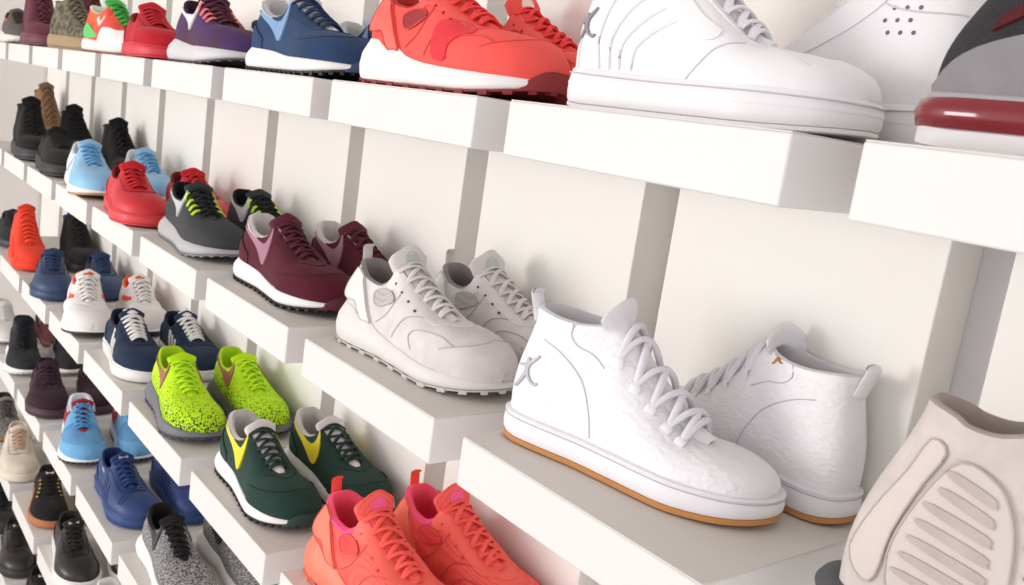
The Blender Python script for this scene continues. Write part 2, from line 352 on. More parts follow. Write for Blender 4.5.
    def tongue(s, m, crown=.006, thick=.004, flare=1.35, tmax=2, name='tongue', taper=.38):
        t = np.concatenate([np.linspace(-.22, 1, 14), np.linspace(1.1, tmax, 8)]); M, hw = s.ridge(t); w = np.linspace(-1, 1, 11); g = Geo()
        fac = np.where(t > 1, 1.15+(flare-1.15)*np.clip(t-1, 0, 1)**.7, 1.15); end = np.clip((t-tmax+.25)/.25, 0, 1); 
        W = (hw*fac*(1-taper*end**2))[:, None]; 
        cr = (crown*np.where(t > 1, 1+.8*(t-1), 1))[:, None]*(1-w[None]**2)-.002
        top = np.stack([M[:, None, 0]+cr*.35, M[:, None, 1]+W*w[None], M[:, None, 2]+cr*.8], -1); bot = top-np.array([thick*.55, 0, thick*.8]); bot[-1] = bot[-1]*.5+top[-1]*.5
        G = np.concatenate([top, bot[:, ::-1]], 1); k = G.shape[1]; F = []
        for i in range(len(t)-1):
            for j in range(k): F.append((i*k+j, i*k+(j+1) % k, (i+1)*k+(j+1) % k, (i+1)*k+j))
        F.append(tuple(range(k))); F.append(tuple((len(t)-1)*k+j for j in range(k))); g.add(G.reshape(-1, 3), F)
        s.crown = crown; return s.put(name, g, m, angle=70)
    def laces(s, m, n=5, t0=.06, t1=.97, r=(.0034, .0016), vv=.93, lift=.003, cross=True, bow=False):
        g = Geo(); u0 = float(s2u(.70)); u1 = float(s2u(.41)); ts = np.linspace(t0, t1, n); E = []
        for t in ts:
            u = u0+(u1-u0)*t; a, b = [s.L.O(np.array([q]), np.array([vv]), np.array([.0012]))[0] for q in (u, 2-u)]; M, _ = s.ridge(np.array(t)); top = M+np.array([s.crown*.35, 0, s.crown*.8+lift-.001]); E.append((a, b, top))
        def bar(a, b, top, rr, k=13, dip=0):
            q = np.linspace(0, 1, k)[:, None]; mid = 2*(top-np.array([0, 0, dip]))-(a+b)/2; P = (1-q)**2*a+2*q*(1-q)*mid+q*q*b; g.sweep(P, rr[0], rr[1], 8)
        for i, (a, b, top) in enumerate(E):
            if i == 0 or not cross: bar(a, b, top, r)
            if cross and i+1 < n:
                a2, b2, top2 = E[i+1]; mt = (top+top2)/2; bar(a, b2, mt, r, dip=0); bar(b, a2, mt, r, dip=-.0024)
        if cross and n > 1: bar(*E[-1], r)
        if bow:
            a, b, top = E[-1]
            for sg in (1, -1):
                q = np.linspace(0, 1, 20)[:, None]; 
                loop = top+np.array([.004, 0, .003])+np.array([1, 0, 0])*(.022*np.sin(q*PI))+np.array([0, sg, 0])*(.03*np.sin(q*PI*.9)+.006*np.sin(q*2*PI))+np.array([0, 0, 1])*(-.012*np.sin(q*PI)); g.sweep(loop, r[0]*.8, r[0]*.8, 6)
        return s.put('laces', g, m)
    def tab(s, m, w=.007, h=.024, z=None, out=.004, thick=.0022, name='pull_tab', x=None):
        c = s.c; z = z if z is not None else c['zh']; x0 = (x if x is not None else c.get('lean', .035)*s.L.L)
        q = np.linspace(0, 1, 14)[:, None]; P = np.array([[x0-.004, 0, z-.018]])+np.array([[-out, 0, h+.016]])*q+np.array([[.010, 0, -.010]])*(np.clip(q-.75, 0, 1)*4)**2*.55
        g = Geo(); g.sweep(P, w, thick, 8, up=(1, 0, .2)); return s.put(name, g, m)
    def tongue_badge(s, name, m, t, polys, size, lift=.0035):
        M, hw = s.ridge(np.array(t)); M2, _ = s.ridge(np.array(t+.1)); ax = M2-M; ax /= np.linalg.norm(ax); lat = np.array([0, 1., 0]); nn = np.cross(ax, lat); nn = -nn if nn[2] < 0 else nn
        if nn[0] < 0: nn = -nn
        o = M+np.array([s.crown*.35, 0, s.crown*.8])+nn*lift*.2; g = Geo()
        for P in polys:
            P = np.array(P)*size; k = len(P); curve = (P[:, 0]**2)/.05
            F = o+P[:, 1:2]*ax-P[:, 0:1]*lat+nn*(.0015-curve[:, None]); Bk = F-nn*.004
            g.add(np.vstack([F, Bk]), [tuple(range(k))]+[(i, (i+1) % k, k+(i+1) % k, k+i) for i in range(k)])
        return s.put(name, g, m)
    def place(s, hx, hy, z, ang, sc=1):
        s.root.scale = (sc, sc, sc)
        s.root.location = (hx, hy, z); s.root.rotation_euler = (0, 0, ang)
        return s
# ==== SCENE
# ------------------------------------------------------------------ shoe kinds
WHITE, OFFW, BLACK = '#f1eff1', '#e4e1de', '#1b1a1c'
RUN = dict(tl=.014, tang=.7, zh=.102, zd=.077, zt=.100, st=.37, sv=.67, zv=.064, zs=[(0,.036),(.3,.031),(.6,.024),(1,.022)], toebox=.67)
FREE = dict(RUN, zs=[(0,.040),(.12,.038),(.35,.032),(.65,.027),(1,.026)], spring=.014, zh=.104, zd=.078)
COURT = dict(tl=.014, tang=.7, zh=.090, zd=.068, zt=.094, st=.38, sv=.66, zv=.062, zs=[(0,.030),(1,.026)], spring=.004, toebox=.74)
HUAR = dict(zh=.112, zd=.090, zt=.118, st=.35, sv=.665, zv=.073, zs=[(0,.050),(.05,.054),(.12,.053),(.19,.044),(.25,.046),(.33,.036),(.5,.029),(.75,.025),(1,.024)], toebox=.80, lean=.05, tl=.022, tang=.5)
HI = dict(zh=.152, zd=.146, zt=.160, st=.30, sv=.665, zv=.070, zs=[(0,.034),(1,.030)], spring=.006, lean=.055, tl=.018, tang=.25, toebox=.74, front=.6)
BOOT = dict(HI, zh=.19, zd=.185, zt=.195, zs=[(0,.040),(1,.034)], cw=1.05)

def eyestay(h, m, lo=.74, toe=.90, label=None):
    f = pchip([.0, .40, .62, .72, .8, 1.2], [lo, lo, lo+.04, toe-.02, toe, toe])
    h.patch('eyestay', m, .40, 1.60, lambda p: f(np.where(p <= 1, p, 2-p)), .992, n=110, nv=5, label=label)
def mudguard(h, m, u=.70, side=.30, toe=.50, off=.0018, label=None, name='mudguard', edge=None):
    f = lambda p: side+(toe-side)*np.clip((np.minimum(p, 2-p)-u)/(1-u), 0, 1)**.8
    h.patch(name, m, u, 2-u, 0.0, f, off, n=90, nv=10, label=label)
    if edge is not None: h.edge(edge, u, 2-u, f, off)
def toecap(h, m, u=.80, v=.62, label=None, off=.0014, name='toe_cap'):
    h.patch(name, m, u, 2-u, 0, lambda p: v*np.sqrt(np.clip(1-((p-1)/(1-u))**2, 0, 1))*1.0+.02, off, n=80, nv=10, label=label)
def counter(h, m, u=.30, v0=.62, v1=.20, off=.0015, label=None, name='heel_counter', edge=None):
    f = lambda p: v1+(v0-v1)*np.clip(1-np.abs(p)/u, 0, 1)**.7
    h.patch(name, m, -u, u, 0, f, off, n=60, nv=8, label=label)
    if edge is not None: h.edge(edge, -u, u, f, off)
def collar(h, m, u=.40, v0=.80, v1=.80, off=.0022, label=None):
    h.patch('collar_band', m, -u, u, lambda p: v0+(v1-v0)*np.abs(p)/u, .999, off, n=80, nv=5, label=label)
def stripes3(h, m, x=.105, dx=.024, w=.011, z0=.036, z1=.074, slant=.026, label=None):
    for sd in (1, -1):
        for i in range(3):
            a = x+dx*i; zz = z1-.004*i
            h.decal('stripe', m, [(a+slant, z0), (a+slant+w, z0), (a+w, zz), (a, zz)], sd, .0014, .005, label=label)
def dark(hexc, k=.72):
    v = [int(hexc.lstrip('#')[i:i+2], 16) for i in (0, 2, 4)]; return '#%02x%02x%02x' % tuple(int(c*k) for c in v)
def ticks(h, m, x=.045, z=.036, w=.135, ht=.115, rot=4, label=None):
    for sd in (1, -1): h.tick(m, x, z, w, ht, rot, sd, label=label)
def trefoil(h, m, t=1.45, size=.018):
    h.tongue_badge('leaf_emblem', m, t, [leaf(90, 1, .34, (0, -.1)), leaf(33, .95, .32, (0, -.1)), leaf(147, .95, .32, (0, -.1))], size)
def oval(n=16, a=1.0, b=1.0): return [(a*math.cos(2*PI*i/n), b*math.sin(2*PI*i/n)) for i in range(n)]
def toe_bumper(h, m, u=.80, z1=1.0, off=.0015, label=None, name='toe_bumper'):
    L = h.L; f = lambda p: np.clip((np.minimum(np.mod(p, 2), 2-np.mod(p, 2))-u)/(1-u), 0, 1)
    so = h.c.get('so', .004)
    top = lambda p: L.ground(p)+.004+(L.zsole(p)-L.ground(p)-.004)*z1*np.clip(f(p)*2.2, .12, 1)**.6+.011*np.clip(f(p)*1.5, 0, 1)**.7
    r = [lambda p: (so-.003+0*p, L.ground(p)+.003), lambda p: (so+.002+off+0*p, L.ground(p)+.0035), lambda p: (so+.0015+off+0*p, L.ground(p)*.4+top(p)*.6), lambda p: (np.full(np.shape(p), .0035+off*.5), top(p)), lambda p: (np.full(np.shape(p), -.003), top(p)-.001)]
    h.band(name, m, u, 2-u, r, 60, label=label)
def groove(h, m, t=.72, w=.0012, off=.0004, name='foxing_line', so=.004):
    L = h.L; z = lambda p, q: L.ground(p)+.005+(L.zsole(p)-L.ground(p)-.005)*q
    of = lambda p: so+.002*.5+off+0*p
    r = [lambda p: (of(p)-.003, z(p, t)-w), lambda p: (of(p), z(p, t)-w*.8), lambda p: (of(p)+.0006, z(p, t)), lambda p: (of(p), z(p, t)+w*.8), lambda p: (of(p)-.003, z(p, t)+w)]
    h.band(name, m, 0, 2, r, h.nphi, True, caps=False)

def build(kind, label, group, mirror, P):
    h = Shoe(kind, P['last'], label, 'boot' if 'boot' in kind else 'shoe', group, mirror)
    h.upper(P['upper']); h.lining(P['lining'], P.get('pad', .006))
    h.c['so'] = P.get('sole', {}).get('so', .004)
    h.sole(P['mid'], P['out'], **P.get('sole', {}))
    h.tongue(P.get('tongue', P['upper']), **P.get('tk', {}))
    if P.get('laces') is not None: h.laces(P['laces'], **P.get('lk', {}))
    for f in P.get('feats', []): f(h)
    return h

def pegasus(body, tick, sole='#f2f0ee', lug='#231d20', lace=None, lining='#cfc9c6', tongue='#efecec', tl=None):
    dk = mat(dark(body), 'textile', .8); b = mat(body, 'suede', .85); b2 = mat(body, 'textile', .8); lc = mat(lace or body, 'textile', .8)
    return dict(last=dict(RUN, zh=.104), upper=b2, lining=mat(lining, 'textile', .8), pad=.009, mid=mat(sole, 'plain', .5), out=mat(lug, 'rubber', .6), sole=dict(lugs=46, to=.006, flare=.004, lug=(.009, .006)),
        tongue=mat(tongue, 'textile', .7), tk=dict(crown=.008, thick=.006), laces=lc, lk=dict(n=6, r=(.0036, .0016)),
        feats=[lambda h: mudguard(h, b, .60, .34, .62, edge=dk), lambda h: counter(h, b, .30, .64, .30, edge=dk), lambda h: eyestay(h, b, .70, .86), lambda h: ticks(h, mat(tick, 'leather', .5), .020, .033, .110, .128, 6, 'tick emblem in contrasting colour'),
               lambda h: toe_bumper(h, mat(body if lug != '#f' else lug, 'rubber', .7), .86, .9, label='toe bumper in the body colour'),
               lambda h: collar(h, mat(lining, 'textile', .8), .34, .88, .93, .0022, 'pale padded collar')])
def freerun(body, kind, tick, second=None, sole='#a9a9ac', out='#7d7d80', lace='#1b1a1c', bars=None, lining='#1b1a1c', scale=1.0, foot=None, tongue=None, last=None):
    b = mat(body, kind, .8, second, scale)
    F = [lambda h: ticks(h, mat(tick, 'leather', .35), .018, .042, .108, .118, 6, 'tick emblem in contrasting colour')]
    if foot: F.append(lambda h: mudguard(h, mat(foot, 'mesh', .8), .50, .16, .30, .0008, name='lower_overlay'))
    if bars:
        def bf(h):
            h.hooks(mat(bars, 'plain', .5), 4, .30, .92, .93, .0036, .25)
        F.append(bf)
    return dict(last=last or FREE, upper=b, lining=mat(lining, 'textile', .9), mid=mat(sole, 'rubber', .55), out=mat(out, 'rubber', .6), sole=dict(flare=.007, bulge=.003, to=.004, lugs=36, lug=(.01, .003)), tongue=mat(tongue or body, 'textile', .8), tk=dict(thick=.003),
        laces=mat(lace, 'textile', .8), lk=dict(n=6, r=(.0034, .0014)), feats=F)
def court(body, sole=None, lace=None, lining=None, kind='leather', rough=.5, out=None, feats=(), last=COURT, n=6, tongue=None, lr=(.0036, .0016), tk=None, sk=None):
    b = mat(body, kind, rough); so = mat(sole or body, 'rubber', .5)
    return dict(last=last, upper=b, lining=mat(lining or body, 'textile', .8), mid=so, out=mat(out or sole or body, 'rubber', .6), sole=dict(dict(bulge=.001, to=.004), **(sk or {})), tongue=mat(tongue or body, 'textile', .7), tk=tk or {},
        laces=mat(lace or body, 'textile', .7), lk=dict(n=n, r=lr), feats=[lambda h: eyestay(h, b, .74, .90), lambda h: h.edge(mat(dark(body, .8), 'textile', .8), .42, 1.58, lambda p: np.where(np.minimum(p, 2-p) < .72, .73, .73+.17*np.clip((np.minimum(p, 2-p)-.72)/.2, 0, 1)), .0012), lambda h: counter(h, b, .26, .78, .3, edge=mat(dark(body, .8), 'textile', .8)), lambda h: groove(h, so, .82)]+list(feats))
def huarache(body, kind, mid, lug, lace, lining, strap=None, shade=None, eye=None, bump=None, tabc=None, badge=None, vamp=None, kscale=1.0, collarc=None, second=None):
    b = mat(body, 'suede' if kind == 'suede' else kind, .75, second, kscale); st = mat(strap or body, 'leather', .6); sh = mat(shade or body, 'mesh', .8); mm = mat(mid, 'plain', .5)
    ln_ = mat(dark(body, .85), 'leather', .7)
    def cage(h):
        for sd in (1, -1):
            h.decal('heel_strap', st, smooth_poly([(.012, .066), (.020, .090), (.030, .104), (.046, .100), (.050, .086), (.070, .060), (.082, .042), (.072, .036), (.058, .045), (.044, .062), (.030, .062)], 3), sd, .0034, .005, label='moulded heel strap', outline=ln_)
            h.decal('side_window', sh, smooth_poly([(.076, .082), (.092, .089), (.112, .088), (.122, .080), (.106, .072), (.090, .066), (.080, .070)], 3), sd, .0020, .005, outline=ln_)
            if vamp: h.decal('vamp_panel', mat(vamp, 'suede', .7), smooth_poly([(.154, .036), (.146, .056), (.150, .076), (.182, .076), (.208, .066), (.192, .060), (.180, .050), (.178, .034)], 3), sd, .0016, .005, label='darker vamp panel')
            h.seams([[(.092, .046), (.112, .062), (.126, .084), (.128, .100)], [(.134, .038), (.148, .060), (.160, .070), (.182, .074), (.196, .072)], [(.182, .036), (.172, .050), (.184, .060), (.222, .062), (.246, .056)]], ln_, sd, .0010)
            h.dots([(.112+.017*i, .100-.0075*i) for i in range(4)], mat(eye or '#3a3436'), sd, .0019, 'eyelet', .0018)
    F = [cage, lambda h: mudguard(h, b, .70, .30, .56, .0020, name='toe_overlay', edge=ln_), lambda h: eyestay(h, mat(body, 'leather', .6), .66, .84)]
    if bump: F.append(lambda h: toe_bumper(h, mat(bump, 'rubber', .7), .84, 1.0, label='rubber toe bumper'))
    if tabc: F.append(lambda h: h.tab(mat(tabc, 'textile', .7), .008, .026))
    if badge: F.append(lambda h: h.tongue_badge('round_badge', mat(badge, 'plain', .5), 1.25, [oval(18, 1, 1)], .011))
    if collarc: F.append(lambda h: collar(h, mat(collarc, 'textile', .8), .40, .93, .93, .0018, 'bright collar edging'))
    return dict(last=HUAR, upper=b, lining=mat(lining, 'textile', .85), pad=.008, mid=mm, out=mat(lug, 'rubber', .6), sole=dict(flare=.006, bulge=.0025, to=.005, lugs=26, lug=(.012, .005)), tongue=b if kind != 'suede' else mat(body, 'textile', .8), tk=dict(crown=.009, thick=.008, flare=1.5),
        laces=mat(lace, 'textile', .7), lk=dict(n=6, r=(.0036, .0018)), feats=F)

# ------------------------------------------------------------------ the setting
def struct(name, g, m, kind='structure'):
    o = make(name, g.V, g.F, m, None, 30); o['kind'] = kind; return o
cream = mat('#f2efe9', 'wall', .55); offwall = mat('#ebe7e4', 'wall', .6); blockm = mat('#e4e1df', 'wall', .5); topm = mat('#dad5ce', 'wall', .5); gapm = mat('#e0dce0', 'wall', .6)
XL, XR = -10.02*S, 3.2*S
g = Geo(); g.box((XL-.1, DP+TH, 0), (XR, DP+TH+.12, 3.0)); struct('wall_back', g, gapm)
g = Geo(); g.box((XL-.12, -5.2, 0), (XL, DP+TH, 3.0)); struct('wall_left', g, offwall)
g = Geo(); g.box((XL-.12, -5.2, -.1), (XR, DP+TH+.12, 0)); struct('floor', g, mat('#b9b2aa', 'wall', .4))
g = Geo(); g.box((XL-.12, -5.2, 3.0), (XR, DP+TH+.12, 3.1)); struct('ceiling', g, mat('#e6e4e2', 'wall', .8))
k = 0
for c in range(-10, 3):
    g = Geo(); x0 = c*S; g.box((x0, DP, .02), (x0+BW, DP+TH, 2.98)); k += 1; o = struct('trim_%d' % k, g, cream)
    bv = o.modifiers.new('bev', 'BEVEL'); bv.width = .0015; bv.segments = 2
ROWN = ['top row', 'second row', 'third row', 'fourth row', 'fifth row', 'lowest row']
BL = {}   # (row, col) -> what stands on it
def block(r, c, what):
    g = Geo(); x0, z = c*S, ZT-r*RH; g.box((x0, 0, z-BH), (x0+BW, DP-.0004, z-.0012))
    o = make('shelf_block', g.V, g.F, blockm, None, 30); bv = o.modifiers.new('bev', 'BEVEL'); bv.width = .0018; bv.segments = 2
    o['label'] = 'white shelf block, %s, %s' % (ROWN[r], what); o['category'] = 'shelf'; o['group'] = 'white shelf blocks of the display wall'
    g = Geo(); g.box((x0+.0012, .0012, z-.0012), (x0+BW-.0012, DP-.0004, z)); make('top_panel', g.V, g.F, topm, o, 30, 'warm grey top surface')
    return o
# ------------------------------------------------------------------ the stock
def put(h, r, c, dx, y, deg, sc=1.07):
    h.place((c+dx)*S, y*S, ZT-r*RH+.0004, math.radians(deg), sc); return h
def pair(kind, P, group, lab_a, lab_b, r, c, A=(.03, .25, -9), B=(.07, .55, -7), what=None, only=None, lens=None, ex_a=None, ex_b=None, flip=1):
    if lens: P = dict(P, last=dict(P['last'], L=lens))
    if what is not None: block(r, c, what)
    out = []
    if only != 'b':
        Q = dict(P, feats=list(P.get('feats', []))+list(ex_a or [])); out.append(put(build(kind, lab_a, group, -flip, Q), r, c, *A))
    if only != 'a':
        Q = dict(P, feats=list(P.get('feats', []))+list(ex_b or [])); out.append(put(build(kind, lab_b, group, flip, Q), r, c, *B))
    return out

# ---- second row -----------------------------------------------------------
def hi_gum():
    w = mat(WHITE, 'crackle', .5); ww = mat(WHITE, 'leather', .45); so = mat('#efedf0', 'rubber', .5); st = mat('#c9c6cc', 'plain', .7)
    def ankle(h):
        for sd in (1, -1):
            h.seams([[(.040, .118), (.065, .110), (.095, .090), (.112, .060), (.118, .036)], [(.076, .146), (.072, .132), (.082, .122), (.100, .118), (.118, .108)]], st, sd, .0007, 'stitching')
        h.hooks(ww, 5, .04, .86, .76)
    return dict(last=dict(HI, L=.300, zh=.148, zd=.143, zt=.150, st=.375, sv=.75, zv=.061, cw=1.0, ridge=1.3, tl=.013, front=.55), upper=w, lining=mat('#dcd9dc', 'textile', .8), pad=.006, mid=so, out=mat('#c98a4b', 'rubber', .5), sole=dict(to=.007, bulge=.0012, so=.005, outlabel='tan gum outsole'),
        tongue=ww, tk=dict(crown=.012, thick=.006, flare=1.75, taper=.10), laces=mat('#e9e7ec', 'textile', .7), lk=dict(n=5, r=(.0040, .0034), lift=.007, vv=.76, t0=.04, t1=.86),
        feats=[ankle, lambda h: groove(h, st, .80, .0008), lambda h: groove(h, so, .94, .0014, name='welt'), lambda h: collar(h, ww, .34, .93, .95, .0016), lambda h: h.tab(ww, .011, .020, out=.012, thick=.004)])
pair('high_top_sneaker', hi_gum(), 'white high tops with gum soles', 'white pebbled high top with tan gum sole, standing in front, grey leaping emblem by heel', 'white high top with gum sole turned round behind its mate, orange leaping emblem on collar',
     1, -1, (-.005, .185, 15, 1.02), (.80, .598, 176, 1.0), 'under the white high tops with gum soles',
     ex_a=[lambda h: h.leap(mat('#b4b1b9', 'plain', .4), .010, .058, .034, 1, True, 'grey leaping figure emblem')],
     ex_b=[lambda h: h.leap(mat('#c9803f', 'plain', .4), .088, .136, .014, 1, False, 'orange leaping figure emblem')])
pair('running_shoe', huarache('#e4dfdd', 'suede', '#e0dcda', '#cfcbc8', '#e0dbd9', '#8f8a88', strap='#e6e2e0', shade='#c6c1bd', eye='#55504f', badge='#c3c9c6', tabc='#d9d4d0'), 'pale grey cage runners', 'pale grey suede runner with moulded heel strap, front one beside the white high top', 'pale grey suede runner against the wall panel, partly behind its mate',
     1, -2, (-.0, .20, 6.5), (.05, .53, 3), 'under the pale grey runners')
pair('running_shoe', pegasus('#591a2c', '#a8748a', lining='#d5cecb', tongue='#6b2a3b', lace='#571d2e'), 'burgundy suede runners', 'burgundy suede runner with mauve tick, pale collar and white midsole, front one of its pair', 'burgundy suede runner behind its mate, close to the wall panel',
     1, -3, (-.03, .215, 3, 1.12), (.02, .53, 2, 1.08), 'under the burgundy runners', lens=.285)
pair('running_shoe', freerun('#3e4043', 'mesh', '#c9c9cb', '#2a2b2e', bars='#c2ee2b', sole='#b5b4b6', out='#8d8c8f'), 'charcoal runners with neon loops', 'charcoal mesh runner with silver tick and neon lace loops, front one beside the burgundy runner', 'charcoal mesh runner with neon lace loops, rear one close to the wall panel',
     1, -4, (-.07, .215, -1, 1.12), (-.02, .53, -1, 1.08), 'under the charcoal runners with neon loops', lens=.285)
pair('court_sneaker', court('#d3262f', sole='#dc3a42', lining='#7c1418'), 'all red court sneakers', 'all red leather court sneaker, front one on the second row block', 'all red leather court sneaker behind the charcoal runner, near the wall panel',
     1, -5, (-.03, .165, -4, 1.14), (.04, .50, -3, 1.12), 'under the all red court sneakers', lens=.285)
def lblue():
    b = mat('#a6cfec', 'mesh', .7, '#7fb6de'); o = mat('#8cc3e8', 'leather', .5); w = mat('#e6eaf0', 'leather', .5)
    def f(h):
        for sd in (1, -1):
            h.decal('side_overlay', w, smooth_poly([(.012, .040), (.02, .092), (.06, .076), (.10, .078), (.135, .07), (.165, .034), (.09, .032)], 3), sd, .0012, .006, label='white side overlay')
            h.decal('side_stripe', o, [(.06, .036), (.07, .036), (.105, .074), (.095, .075)], sd, .003, .005)
    return dict(last=dict(RUN, L=.285), upper=b, lining=mat('#dfe6ee', 'textile'), mid=mat('#f1efec'), out=mat('#b98d62', 'rubber'), sole=dict(to=.005), laces=mat('#6fb2e0', 'textile'), lk=dict(n=6), tongue=b, feats=[f, lambda h: mudguard(h, o, .62, .34, .52), lambda h: counter(h, w, .22, .9, .6)])
pair('running_shoe', lblue(), 'light blue runners', 'light blue and white runner, front one between black boots and red sneaker', 'light blue and white runner behind the red sneaker, by the wall panel', 1, -6, (-.05, .165, -4, 1.16), (.06, .50, -3, 1.12), 'under the light blue runners')
def boot(col, sole, kind='suede', last=None, lace=None, kk=None, second=None, lining=None):
    b = mat(col, kind, .85, second, kk or 1.0); so = mat(sole, 'rubber', .6)
    return dict(last=dict(BOOT, **(last or {})), upper=b, lining=mat(lining or col, 'textile', .9), mid=so, out=so, sole=dict(to=.006, so=.006, bulge=.0015), laces=mat(lace or col, 'textile', .8), lk=dict(n=7), tongue=b,
        feats=[lambda h: collar(h, b, .30, .90, .97, .0022), lambda h: counter(h, b, .26, .5, .25), lambda h: groove(h, so, .6, .0015, so=.006)])
pair('ankle_boot', boot('#211f20', '#39373a', last=dict(zh=.150, zd=.145, zt=.155, L=.275)), 'black suede ankle boots', 'black suede ankle boot with thick dark sole, front one at far end of second row', 'black suede ankle boot turned towards the wall panel, beside the light blue runner', 1, -8, (-.02, .15, 0, 1.12), (-.02, .50, 0), 'under the front black ankle boot')
pair('ankle_boot', boot('#2a2727', '#2f2c2d', last=dict(zh=.090, zd=.085, zt=.098, L=.27)), 'low black boots', 'low dark grey boot with thick sole, left of the light blue runner', 'tall cuffed black boot behind the light blue runner', 1, -7, (.0, .15, 0, 1.1), (.02, .48, 6), 'under the low dark boots', only='a')
pair('ankle_boot', boot('#1d1b1b', '#232122', last=dict(zh=.150, zd=.145, zt=.152, L=.27)), None, '', 'black boot with tall ribbed cuff behind the light blue runner', 1, -7, None, (.27, .53, 0), only='b')
pair('ankle_boot', boot('#8a6a50', '#5d4636', last=dict(zh=.19, zd=.185, zt=.2, L=.26), lining='#5a4434'), None, '', 'tan brown boot behind the black ankle boot at the far corner', 1, -9, None, (-.35, .52, 4), 'in the far corner under the tan boot', only='b')

# ---- third row ------------------------------------------------------------
CORAL = '#ff6a5c'
pair('running_shoe', huarache(CORAL, 'mesh', '#ff7d63', '#ff7d63', '#ff6257', '#ff5a78', strap='#ff7f66', shade='#ff5050', eye='#e0403f', tabc='#ff5a4a', badge='#ff5c9c', kscale=.75, collarc='#ff5ca0', second='#ee4448'), 'neon coral mesh runners', 'neon coral mesh runner with pink collar, left one beside the dark green runner', 'neon coral mesh runner with pink collar, right one nearer the wall',
     2, -2, (.01, .175, 5, 1.13), (.05, .50, 4, 1.13), 'under the neon coral runners')
pair('running_shoe', pegasus('#27423a', '#f0dd20', lining='#c9c5c0', tongue='#e9e4e4', lace='#1f352e'), 'dark green suede runners', 'dark green suede runner with yellow tick, left one beside the neon yellow runner', 'dark green suede runner with yellow tick, right one by the wall behind coral runner',
     2, -3, (-.01, .20, 0), (.03, .52, 2), 'under the dark green runners', lens=.285)
pair('running_shoe', freerun('#c6f416', 'speckle', '#a8664c', '#20240f', sole='#6e6d73', out='#4c4b50', lace='#c9f52a', lining='#b9e024', tongue='#c6f416'), 'speckled neon yellow runners', 'neon yellow runner with black flecks and brown tick, front one of its pair', 'neon yellow runner with black flecks, rear one beside the dark green runner',
     2, -4, (-.05, .205, -4, 1.12), (-.01, .53, -2, 1.1), 'under the neon yellow runners', lens=.285)
def navy3():
    b = '#26344e'; w = mat('#f2efec', 'leather', .5)
    def heel(h): counter(h, w, .12, .96, .80, .0018, 'white heel patch')
    return court(b, sole='#efecea', lace='#efecea', lining='#1b2233', kind='suede', rough=.85, n=7, lr=(.0042, .0018), feats=[lambda h: stripes3(h, w, .085, .025, .0125, .034, .066, .024, 'white side stripe'), heel, lambda h: trefoil(h, w, 1.4, .022), lambda h: toecap(h, mat(b, 'suede', .85), .74, .5, off=.001)], tk=dict(crown=.008))
pair('court_sneaker', navy3(), 'navy suede sneakers with white stripes', 'navy suede sneaker with three white stripes, left one of the pair behind the neon runners', 'navy suede sneaker with white laces, right one of the pair nearer the wall', 2, -5, (-.04, .21, -2, 1.14), (.01, .53, -1, 1.1), 'under the navy striped sneakers', lens=.28)
def reeb():
    w = mat('#efecea', 'leather', .5); o = mat('#f0561f', 'textile', .7)
    def f(h):
        for sd in (1, -1):
            h.decal('side_stripe', o, smooth_poly([(.08, .06), (.12, .066), (.165, .074), (.16, .066), (.12, .054), (.085, .05)], 3), sd, .0015, .005, label='orange side stripe')
            h.decal('side_panel', w, smooth_poly([(.01, .045), (.02, .09), (.06, .07), (.07, .038)], 3), sd, .002, .005)
    return dict(last=dict(RUN, L=.28, zh=.096, toebox=.85), upper=w, lining=o, pad=.008, mid=mat('#f3f1ef'), out=mat('#2a2728', 'rubber'), sole=dict(to=.006, flare=.006), laces=mat('#f0edea', 'textile'), lk=dict(n=6, r=(.0042, .0018)), tongue=w, tk=dict(crown=.009),
        feats=[f, lambda h: mudguard(h, mat('#e9e5e4', 'leather', .6), .62, .44, .66), lambda h: counter(h, o, .10, .5, .35, .003, 'orange heel patch'), lambda h: eyestay(h, w, .7, .86), lambda h: h.tongue_badge('tongue_label', o, 1.45, [oval(14, 1.2, .6)], .010)])
pair('running_shoe', reeb(), 'white runners with orange lining', 'white leather runner with orange lining, left one beside the navy blue sneaker', 'white leather runner with orange lining, right one nearer the wall', 2, -6, (-.02, .22, -9, 1.18), (.03, .55, -7, 1.12), 'under the white and orange runners')
pair('court_sneaker', court('#2e4368', sole='#2f466c', lining='#1d2a42', kind='leather'), 'plain navy blue sneakers', 'plain navy blue low sneaker, left one behind the white and orange runner', 'plain navy blue low sneaker seen above the orange lining, nearer the wall', 2, -7, (.0, .20, -9, 1.12), (.04, .53, -6), 'under the plain navy blue sneakers', lens=.275)
def ohi():
    b = mat('#f0462e', 'textile', .8)
    def f(h):
        for sd in (1, -1): h.seams([[(.10+.02*i, .034), (.09+.024*i, .09-.008*i)] for i in range(7)], mat('#d93a24', 'textile'), sd, .0018, 'rib')
    return dict(last=dict(HI, L=.28, zh=.150, zd=.145, zt=.160, st=.28), upper=b, lining=mat('#2b3f8c', 'textile'), mid=b, out=b, sole=dict(to=.004), laces=mat('#ff5a3c', 'textile'), lk=dict(n=9, r=(.005, .0028), cross=False, t0=.0, t1=1), tongue=b, feats=[f])
pair('high_top_sneaker', ohi(), None, 'orange red ribbed high top facing out at the far end of the third row', '', 2, -8, (.0, .15, 0), None, 'under the orange red high top', only='a')
def bl(): return dict(boot('#262524', '#1d1c1c', last=dict(HI, L=.275, zh=.15, zd=.145, zt=.16)), lining=mat('#2b4296', 'textile'))
pair('high_top_sneaker', bl(), None, '', 'black high top with blue lining behind the orange red high top', 2, -8, None, (.06, .54, 0), only='b')

pair('court_sneaker', court('#2c2e33', sole='#3a3c40', lining='#34363b', kind='suede', rough=.85), None, 'dark grey sneaker at the left edge, beside the orange red high top', '', 2, -9, (.0, .22, -2), None, 'at the left edge under the dark grey sneaker', only='a', lens=.28)

